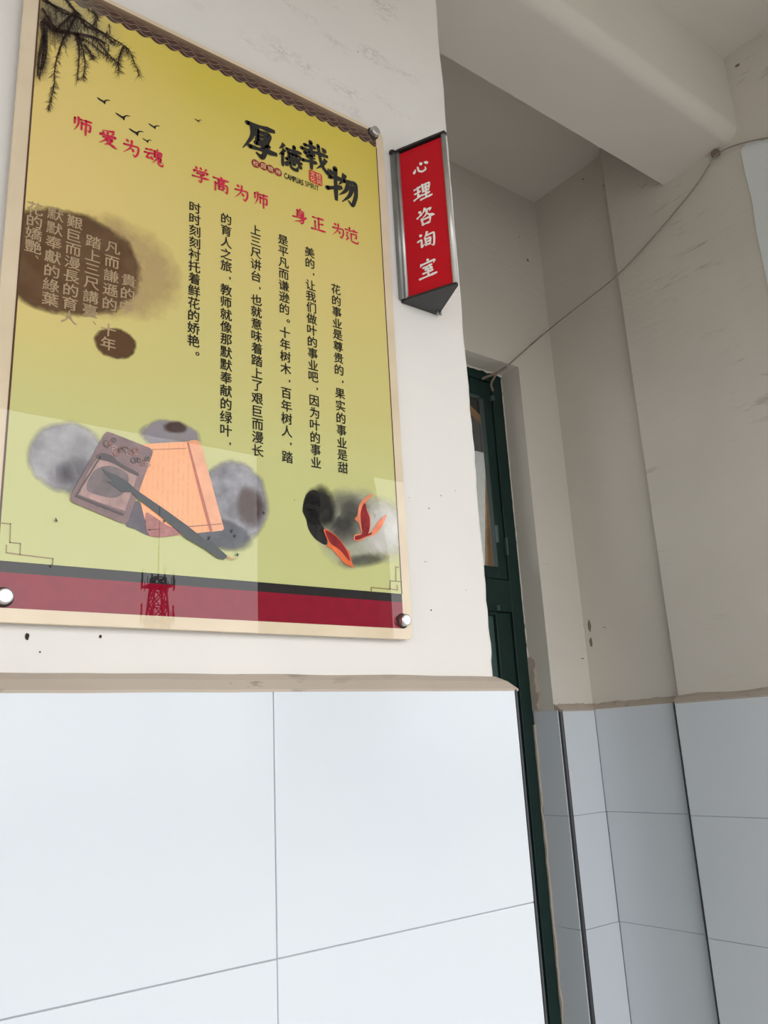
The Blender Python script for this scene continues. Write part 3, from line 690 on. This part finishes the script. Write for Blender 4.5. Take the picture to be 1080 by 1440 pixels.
# small emblem: four dots with characters, English line, red seal
i_seal = ink('seal_red', srgb(150, 40, 40)); i_pale = ink('pale_ink', (.75, .60, .32, 1))
eb = None
bm = bmesh.new()
for p in ((359.5, 230), (370.5, 233.5), (380.5, 237.5), (391, 242)):
    c = bp(p, 5); bm.faces.new([bm.verts.new(c + Vector((math.cos(a) * .0074, 0, math.sin(a) * .0074))) for a in [2 * math.pi * i / 20 for i in range(20)]])
dots = obj('emblem_dots', bm, i_seal, board)
bm = bmesh.new()
for ch, p in zip('校园精神', ((359.5, 230), (370.5, 233.5), (380.5, 237.5), (391, 242))):
    c = bp(p, 6); put_glyph(bm, ch, lambda q: c + Vector((q.x, 0, q.y)), .0098, .0)
obj('emblem_characters', bm, i_pale, dots)
bm = bmesh.new()
def line_text(bm, txt, p0, p1, layer, bold, hgt):
    a, b = bp(p0, layer), bp(p1, layer); wds = [(max(v.x for v in glyph(c_, 0.0)[0]) - min(v.x for v in glyph(c_, 0.0)[0])) for c_ in txt]
    gap = .10; tot = sum(wds) + gap * (len(txt) - 1); s = (b.x - a.x) / tot; x = a.x
    capv = glyph('E', 0.0)[0]; ch_ = max(v.y for v in capv) - min(v.y for v in capv)
    for c_, wd in zip(txt, wds):
        cx = x + wd * s / 2; put_glyph(bm, c_, lambda q: Vector((cx + q.x * s, a.y, (a.z + b.z) / 2 + q.y * hgt / ch_)), 1.0, bold); x += (wd + gap) * s
line_text(bm, 'CAMPUAS', (400, 246.5), (426.5, 257), 5, .035, .0100); line_text(bm, 'SPIRIT', (429, 257.5), (448.5, 265.5), 5, .0, .0098)
obj('english_lettering', bm, i_text, board)['label'] = 'tiny black English line CAMPUAS SPIRIT'
c = bp((444, 250), 5); bm = bmesh.new()
bm.faces.new([bm.verts.new(c + Vector((x, 0, z))) for x, z in rounded(-.0130, -.0118, .0130, .0118, .004)])
sl = obj('red_seal', bm, ink('vermilion', srgb(200, 45, 45)), board)
bm = bmesh.new(); y = c.y - .0002
for ch, dx, dz in (('校', .0058, .0053), ('训', .0058, -.0053), ('文', -.0058, .0053), ('化', -.0058, -.0053)): put_glyph(bm, ch, lambda q: Vector((c.x + dx + q.x, y, c.z + dz + q.y)), .0105, .0)
obj('seal_characters', bm, i_pale, sl)

# brown ink circle with traditional characters, and a small one below it
BRN = (.115, .058, .028, 1)
wash('tan_wash', (160, 375), .100, .078, .15, (.52, .36, .19, 1), 2, .62, (.70, 1.05), .22, 40, None, .3)
wash('brown_ink_circle', (92, 368), .108, .080, .28, BRN, 3, .97, (.86, .98), .13, 45, (.15, .085, .045, 1), .06)
wash('small_ink_circle', (162.5, 483), .030, .0235, .2, BRN, 3, .97, (.82, .98), .16, 80, None, .06)
bm = bmesh.new(); i_beige = ink('beige_ink', (.42, .30, .18, 1))
Zc = lambda x, yy: (x * .2778, 250 + yy * .2778)
for txt, pa, pb, nn in (('花的嬌艷', (178, 155), (168, 348), 4), ('默默奉獻的綠葉', (281, 185), (254, 615), 7), ('艱巨而漫長的育人', (379, 225), (350, 705), 8), ('踏上三尺講臺', (474, 325), (456, 672), 6), ('凡而謙遜的', (571, 355), (555, 638), 5), ('貴的中', (652, 520), (640, 655), 3), ('十年', (549, 770), (548, 840), 2)):
    for i, ch in enumerate(txt):
        t = i / (nn - 1); c = bp(Zc(pa[0] + (pb[0] - pa[0]) * t, pa[1] + (pb[1] - pa[1]) * t), 4); put_glyph(bm, ch, lambda q: c + Vector((q.x, 0, q.y)), .0195, .012, True, 1.1)
for p in ((187, 402), (272, 680), (478, 735), (580, 690)):
    c = bp(Zc(*p), 4); put_glyph(bm, '、', lambda q: c + Vector((q.x, 0, q.y)), .016, .0)
obj('circle_lettering', bm, i_beige, board)['label'] = 'beige old-style characters on the brown circle'

# inkstone, scroll and writing brush
GY = (.20, .175, .22, 1)
wash('ink_wash', (96, 643), .050, .046, .5, (.27, .25, .31, 1), 3, .88, (.84, 1.02), .16, 38, (.46, .44, .46, 1), .22)
wash('ink_wash', (84, 668), .018, .020, 0, GY, 4, .55, (.3, 1.0), .25, 60)
wash('ink_wash', (240, 613), .044, .024, .1, (.30, .27, .33, 1), 3, .85, (.8, 1.0), .22, 40)
wash('ink_wash', (247, 601), .019, .0100, .2, (.07, .03, .02, 1), 4, .85, (.6, 1.0), .3, 70)
wash('ink_wash', (330, 704), .055, .060, 0, (.15, .14, .18, 1), 3, .95, (.84, 1.0), .16, 34, (.40, .38, .42, 1), .25)
wash('ink_wash', (352, 712), .024, .034, 0, (.09, .04, .03, 1), 4, .8, (.55, 1.0), .2, 50)
wash('ink_wash', (306, 750), .056, .024, -.15, (.055, .055, .075, 1), 5, .95, (.7, 1.0), .2, 50, (.10, .10, .12, 1), .15)
outline('ink_shade', [(176, 736), (190, 705), (200, 712), (208, 735), (212, 752), (204, 751), (190, 744)], ink('shade_ink', (.075, .055, .075, 1), .3, 60), 6, board, 3)
wash('ink_wash', (108, 672), .026, .030, .2, (.12, .10, .12, 1), 4, .75, (.45, 1.0), .25, 60)
ks = NT('scroll_ink'); fx = ks.xyz(ks.coord()); lines = ks.math('SINE', ks.math('MULTIPLY', fx[0], 900)); nn_ = ks.noise(ks.coord(), 120, 4); n3 = ks.noise(ks.coord(), 10, 3)
m1 = ks.math('MULTIPLY', ks.rng(lines, .3, .9), ks.rng(nn_, .42, .6, 0, .5))
ks.l(ks.mix(m1, ks.mix(ks.rng(n3, .35, .65), (.90, .36, .15, 1), (.92, .40, .18, 1)), (.66, .27, .13, 1)), ks.b.inputs['Base Color']); coat(ks)
sc = outline('scroll', [(198, 626), (209, 624), (240, 622), (264, 621), (276, 619), (284, 629), (315, 744), (300, 747), (258, 752), (211, 754), (203, 728), (196, 700)], ks.m, 7)
sc['label'] = 'orange scroll with one rolled edge'
outline('rolled_edge', [(264, 622), (268, 619), (276, 618.5), (281, 622), (284, 630), (300, 690), (315, 743), (313, 746), (297, 748), (292, 730), (277, 670)], ink('scroll_roll_ink', (.80, .36, .20, 1), .12, 30), 8, sc)
outline('roll_shadow', [(263, 622), (265.5, 622), (281, 680), (299, 747), (295.5, 748), (288, 722), (276, 676)], ink('scroll_shade', (.45, .12, .07, 1)), 9, sc)
outline('scroll_rule', [(203, 632), (262, 630), (262, 631), (203, 633)], ink('scroll_rule_ink', (.45, .18, .09, 1)), 9, sc)
outline('scroll_rule', [(208, 744.5), (312, 736), (312, 737.2), (208, 746)], ink('scroll_rule_ink2', (.30, .12, .08, 1)), 9, sc)
outline('dark_corner', [(205, 722), (216, 726), (232, 737), (249, 745), (256, 751), (211, 753.5)], ink('scroll_stain', (.33, .11, .10, 1), .4, 60), 9, sc, 4)
i_st = ink('inkstone_ink', (.17, .088, .088, 1), .35, 45); i_std = ink('inkstone_dark', (.045, .020, .020, 1), .3, 50); i_stl = ink('inkstone_light', (.36, .205, .18, 1), .3, 55)
stn = outline('inkstone', [(147, 610), (151, 607), (158, 609), (211, 630), (215, 634), (214, 640), (180, 733), (176, 736), (170, 735), (101, 706), (98.5, 702), (100, 696)], i_st, 10)
stn['label'] = 'purple brown carved inkstone'
outline('hollow', [(137, 645), (150, 646), (172, 655), (192, 665), (192, 672), (177, 714), (171, 717), (115, 697), (113, 692), (122, 668)], i_stl, 11, stn, 3)
outline('pool', [(141, 657), (160, 656), (180, 668), (176, 690), (160, 700), (138, 696), (122, 688), (128, 668)], ink('ink_pool', (.13, .085, .085, 1), .35, 50), 12, stn, 4)
outline('ridge', [(136, 641), (144, 637), (158, 641), (166, 649), (178, 656), (194, 665), (193, 669), (176, 661), (156, 650), (140, 646)], i_std, 13, stn, 3)
outline('edge_line', [(140, 642), (142, 643), (109, 696), (174, 722), (173, 725), (105, 698)], i_std, 13, stn)
rc = random.Random(11)
for i in range(20):                                    # carved clouds on the upper rim
    cx, cy = 150 + i * 3.0 + rc.uniform(-2, 2), 621 + i * 1.35 + rc.uniform(-7, 9); r = rc.uniform(3.5, 6.5)
    bm = bmesh.new(); sp = [Vector((cx + r * (1 - t / 16) * math.cos(t * .62 + i), cy + r * (1 - t / 16) * math.sin(t * .62 + i))) for t in range(14)]
    ribbon(bm, sp, [1.5] * 14, lambda p: bp((p.x, p.y), 13)); obj('carved_cloud', bm, (i_std, i_stl, ink('carved_rust', (.22, .065, .04, 1)))[i % 3], stn)
i_br = ink('brush_ink', (.020, .024, .026, 1), .3, 60)
wb_ = outline('writing_brush', [(143, 658), (152, 664), (163, 668), (178, 676), (193, 690), (205, 698), (230, 715), (262, 738), (286, 757), (300, 764), (320, 782), (315, 787), (306, 785), (288, 772), (262, 757), (246, 743), (222, 723), (197, 704), (184, 692), (171, 692), (161, 685), (150, 677), (158, 676), (147, 666)], i_br, 14)
wb_['label'] = 'dark writing brush lying across inkstone and scroll'
bm = bmesh.new(); ribbon(bm, [Vector((318, 782)), Vector((326, 785)), Vector((334, 786))], [1.6, 1.0, .4], lambda p: bp((p.x, p.y), 14)); ribbon(bm, [Vector((318, 783)), Vector((325, 787)), Vector((330, 787.5))], [1.2, .8, .3], lambda p: bp((p.x, p.y), 14))
obj('hanging_loop', bm, ink('loop_ink', (.55, .25, .12, 1)), wb_)
# goldfish in dark water
wash('water_wash', (498, 742), .078, .066, .35, (.42, .41, .34, 1), 2, .8, (.65, 1.0), .14, 28, (.55, .54, .45, 1), .2)
wash('water_wash', (452, 712), .030, .036, .1, (.014, .012, .012, 1), 4, .97, (.62, .98), .22, 40, (.03, .028, .026, 1), .1)
wash('water_wash', (482, 738), .046, .036, .6, (.022, .02, .02, 1), 4, .92, (.25, 1.0), .2, 30, (.07, .066, .06, 1), .25)
wash('water_wash', (492, 712), .042, .026, -.2, (.09, .085, .075, 1), 3, .75, (.2, 1.0), .2, 30)
wash('water_wash', (540, 744), .046, .058, 0, (.66, .63, .58, 1), 3, .92, (.55, 1.0), .2, 30, (.75, .72, .68, 1), .25)
wash('water_wash', (512, 788), .052, .012, .2, (.09, .085, .08, 1), 3, .8, (.45, 1.0), .25, 40)
Zf = lambda a: (380 + a[0] * .2222, 620 + a[1] * .2222)
i_or = ink('goldfish_orange', (.74, .16, .055, 1), .25, 40); i_rd = ink('goldfish_red', (.27, .022, .025, 1), .3, 50); i_pk = ink('goldfish_fin', (.80, .24, .13, 1), .2, 40)
outline('ink_shape', [Zf(a) for a in ((205, 432), (222, 352), (262, 312), (300, 328), (318, 400), (312, 500), (345, 560), (358, 655), (300, 632), (262, 592), (238, 545), (229, 500), (212, 462))], ink('deep_ink', (.022, .020, .019, 1), .3, 40), 4, board, 4)
f1 = outline('goldfish', [Zf(a) for a in ((338, 565), (352, 558), (380, 572), (420, 602), (455, 640), (480, 678), (502, 700), (505, 715), (515, 760), (528, 802), (505, 792), (478, 782), (440, 742), (410, 705), (385, 682), (358, 668), (366, 640), (350, 600))], i_or, 8, board, 4)
f1['label'] = 'orange goldfish in the dark ink'
outline('back', [Zf(a) for a in ((348, 570), (380, 578), (425, 612), (460, 655), (490, 705), (505, 760), (480, 735), (440, 690), (390, 655), (372, 630))], i_rd, 9, f1, 4)
f2 = outline('goldfish', [Zf(a) for a in ((528, 608), (540, 592), (575, 586), (572, 560), (560, 520), (535, 495), (552, 470), (562, 410), (590, 370), (630, 342), (650, 340), (618, 372), (606, 395), (612, 430), (632, 480), (634, 540), (628, 588), (650, 560), (690, 505), (735, 465), (722, 510), (690, 565), (650, 598), (615, 608), (575, 630), (545, 634), (530, 625))], i_pk, 8, board, 4)
f2['label'] = 'red orange goldfish beside the pale water'
outline('back', [Zf(a) for a in ((580, 588), (576, 530), (572, 460), (585, 410), (602, 395), (612, 440), (630, 490), (630, 545), (622, 588), (640, 578), (640, 592), (605, 606), (560, 625), (538, 625), (540, 602))], i_rd, 9, f2, 4)
# key-pattern corner lines
i_key = ink('key_line_ink', (.30, .20, .10, 1))
def keyline(segs, wd=1.6):
    bm = bmesh.new()
    for s in segs:
        for a, b in zip(s, s[1:]):
            A_, B_ = Vector(a), Vector(b); u = unit(B_ - A_) * wd * .5
            ribbon(bm, [A_ - u, B_ + u], [wd, wd], lambda p: bp((p.x, p.y), 4))
    obj('key_pattern', bm, i_key, board)
Zk = lambda x, yy: (x * .3704, 540 + yy * .3704)
keyline([[Zk(2, 527), Zk(40, 531), Zk(38, 601), Zk(78, 606), Zk(76, 647), Zk(24, 640), Zk(25, 612)], [Zk(80, 648), Zk(201, 663), Zk(200, 684)]], 1.5)
keyline([[Zf((812, 800)), Zf((796, 798)), Zf((796, 886))], [Zf((832, 890)), Zf((760, 886)), Zf((758, 936)), Zf((806, 943)), Zf((804, 915))], [Zf((640, 952)), Zf((640, 928)), Zf((758, 938))]], 1.4)
# dead insects stuck on the lower part of the board
for cx, cy, s in ((79, 731, 3.2), (231, 733, 2.5), (327, 746, 3), (331, 753, 2.6), (295, 756, 2.8), (334, 780, 3), (371, 721, 2), (414, 703, .9), (73, 795, 2.2)):
    bm = bmesh.new(); rr = random.Random(int(cx)); 
    ribbon(bm, [Vector((cx - s * .3, cy - s)), Vector((cx, cy)), Vector((cx + s * .2, cy + s))], [s * .2, s * .8, s * .2], lambda p: bp((p.x, p.y), 16))
    for _ in range(4):
        a = rr.uniform(0, 6.28); ribbon(bm, [Vector((cx, cy)), Vector((cx + math.cos(a) * s * 1.3, cy + math.sin(a) * s * .9))], [s * .25, s * .1], lambda p: bp((p.x, p.y), 16))
    obj('dirt_speck', bm, i_text, board)
# steel standoff screws, one near each corner
for X, Z in ((.7835, 1.0625), (.788, .181), (.2195, .181), (.226, 1.0625)):
    s = obj('standoff_screw', lathe_y(bmesh.new(), W(X, 0, Z), [(.0, .9745), (.0072, .9745), (.0088, .9755), (.0092, .9775), (.0092, YB - .0005)]), m_steel, board, False)
    obj('washer', lathe_y(bmesh.new(), W(X, 0, Z), [(.0, YB - .0012), (.0112, YB - .0012), (.0115, YB - .0006), (.0115, YB - .0001)]), m_dark, s)
    obj('spacer', lathe_y(bmesh.new(), W(X, 0, Z), [(.0, YB + .006), (.008, YB + .006), (.008, 1.0005)]), m_alud, s)

# ------------------------------------------------------------------ red door-name sign: a three-sided box on the wall
LX, RX, AX, AY = .8336, .9153, .8795, .9045; SZ0, SZ1 = .7475, 1.0475
sign = empty('room_sign', W((LX + RX) / 2, 1.0, SZ0), 'red triangular room sign with white Chinese characters beside the wall edge', 'sign')
i_sign = simple('red_sign_film', (.56, .006, .016, 1), .45, 0, .2, .04, 20); i_white = simple('white_sign_letter', (.92, .90, .88, 1), .5)
obj('back_plate', newbox((LX - .002, .994, SZ0 + .002), (RX + .004, 1.0005, SZ1 - .002), .001), m_alud, sign)
def rail(x, y, r, name, mat, z0=SZ0, z1=SZ1):
    obj(name, tube(bmesh.new(), [W(x, y, z0), W(x, y, z1)], r, 16), mat, sign, True)
rail(LX + .0015, .9935, .0048, 'rail', m_alud); rail(LX + .0075, .9885, .0040, 'rail', m_alu)
rail(AX, AY, .0046, 'rail', m_alu); rail(RX, .9925, .0048, 'rail', m_alud)
d = unit(Vector((AX - LX - .0075, AY - .9885))); nrm = Vector((d.y, -d.x));                       # outward normal of the left face
if nrm.x > 0: nrm = -nrm
P0 = Vector((LX + .0075, .9885)) + d * .0035; P1 = Vector((AX, AY)) - d * .0040
def face(x0, x1, name, mat, p0, p1, nr, th=.002):
    q = [p0, p1, p1 - nr * th, p0 - nr * th]
    return obj(name, prism(bmesh.new(), [(a.x, a.y) for a in q], x0, x1), mat, sign)
fc = face(SZ0 + .003, SZ1 - .003, 'red_panel', i_sign, P0, P1, nrm)
d2 = unit(Vector((RX - AX, .9925 - AY))); n2 = Vector((-d2.y, d2.x)) if d2.x * 0 + 1 else None
n2 = Vector((d2.y, -d2.x))
if n2.x < 0: n2 = -n2
face(SZ0 + .003, SZ1 - .003, 'red_panel', i_sign, Vector((AX, AY)) + d2 * .004, Vector((RX, .9925)) - d2 * .004, n2)
wid = (P1 - P0).length
def on_sign(px):                                        # pixel on the red face -> (distance along, z)
    dd = ray(px); den = dd.x * nrm.x + dd.y * nrm.y; q = dd * ((P0.dot(nrm)) / den); return (Vector((q.x, q.y)) - P0).dot(d), q.z
for ch, p in (('心', (592, 234)), ('理', (595, 269)), ('咨', (599, 304)), ('询', (600, 338)), ('室', (602, 377))):
    bm = bmesh.new(); s0, z0 = on_sign(p); sz = .036
    def pl_(q):
        s = s0 + (q.x - 50) / 100 * sz; b = P0 + d * s + nrm * .0004; return W(b.x, b.y, z0 - (q.y - 50) / 100 * sz)
    brush_char(bm, ch, pl_, 12.0, Vector((nrm.x, nrm.y, 0)))
    obj('sign_character', bm, i_white, fc)['label'] = 'white brush character ' + ch
e0 = Vector((LX - .003, .9995)); 
for z0, z1, nm, pts in ((SZ1, SZ1 + .0042, 'top_cap', [(LX + .002, .9915), (LX + .0035, .983), (AX - .003, AY - .006), (AX + .005, AY - .004), (RX + .005, .993), (RX + .005, .9995), (LX + .002, .9995)]),
                        (SZ0 - .004, SZ0, 'bottom_cap', [(LX + .003, .9995), (LX + .005, .984), (AX - .002, AY - .004), (AX + .004, AY - .002), (RX + .004, .993), (RX + .004, .9995)])):
    obj(nm, prism(bmesh.new(), pts, z0, z1), m_black, sign)
obj('rail_cap', tube(bmesh.new(), [W(LX - .001, .9935, SZ1), W(LX - .001, .9935, SZ1 + .004)], .0058, 14), m_black, sign)
for x in (RX - .004, RX + .003): obj('screw_end', tube(bmesh.new(), [W(x, .990, SZ0 - .008), W(x, .990, SZ0)], .0028, 10), m_alud, sign)

# ------------------------------------------------------------------ telecom mast beyond the yard (shows as a reflection in the board)
tw = empty('telecom_mast', W(24.3, -58, FL - .2), 'distant steel lattice mast mirrored in the crimson band of the board', 'mast', None, 'structure')
def T(x, y, z): return Vector((24.3 + x, -58 + y, z)) + EYE
bm = bmesh.new(); hw = lambda z: .42 + (1.5 - .42) * max(0, (13 - z)) / 14.4
zl = [-1.6, 1, 3.5, 6, 8, 9.6, 11.0, 12.2, 13.2]
for z0, z1 in zip(zl, zl[1:]):
    a, b = hw(z0), hw(z1)
    cs = [(-1, -1), (1, -1), (1, 1), (-1, 1)]
    for (sx, sy), (tx, ty) in zip(cs, cs[1:] + cs[:1]):
        tube(bm, [T(sx * a, sy * a, z0), T(sx * b, sy * b, z1)], .09, 5); tube(bm, [T(sx * a, sy * a, z0), T(tx * b, ty * b, z1)], .05, 4); tube(bm, [T(tx * a, ty * a, z0), T(sx * b, sy * b, z1)], .05, 4); tube(bm, [T(sx * b, sy * b, z1), T(tx * b, ty * b, z1)], .05, 4)
obj('lattice', bm, m_iron, tw)
for z in (9.9, 12.5):
    bm = bmesh.new(); box(bm, T(-.95, -.95, z), T(.95, .95, z + .1))
    for i in range(12):
        a = 2 * math.pi * i / 12; tube(bm, [T(1.25 * math.cos(a), 1.25 * math.sin(a), z - .2), T(1.25 * math.cos(a), 1.25 * math.sin(a), z + (1.25 if i % 3 == 0 else .6))], .07 if i % 3 == 0 else .03, 5)
    obj('antenna_platform', bm, m_iron, tw)
obj('spire', tube(bmesh.new(), [T(0, 0, 13), T(0, 0, 19.0)], .07, 6, .02), m_iron, tw)
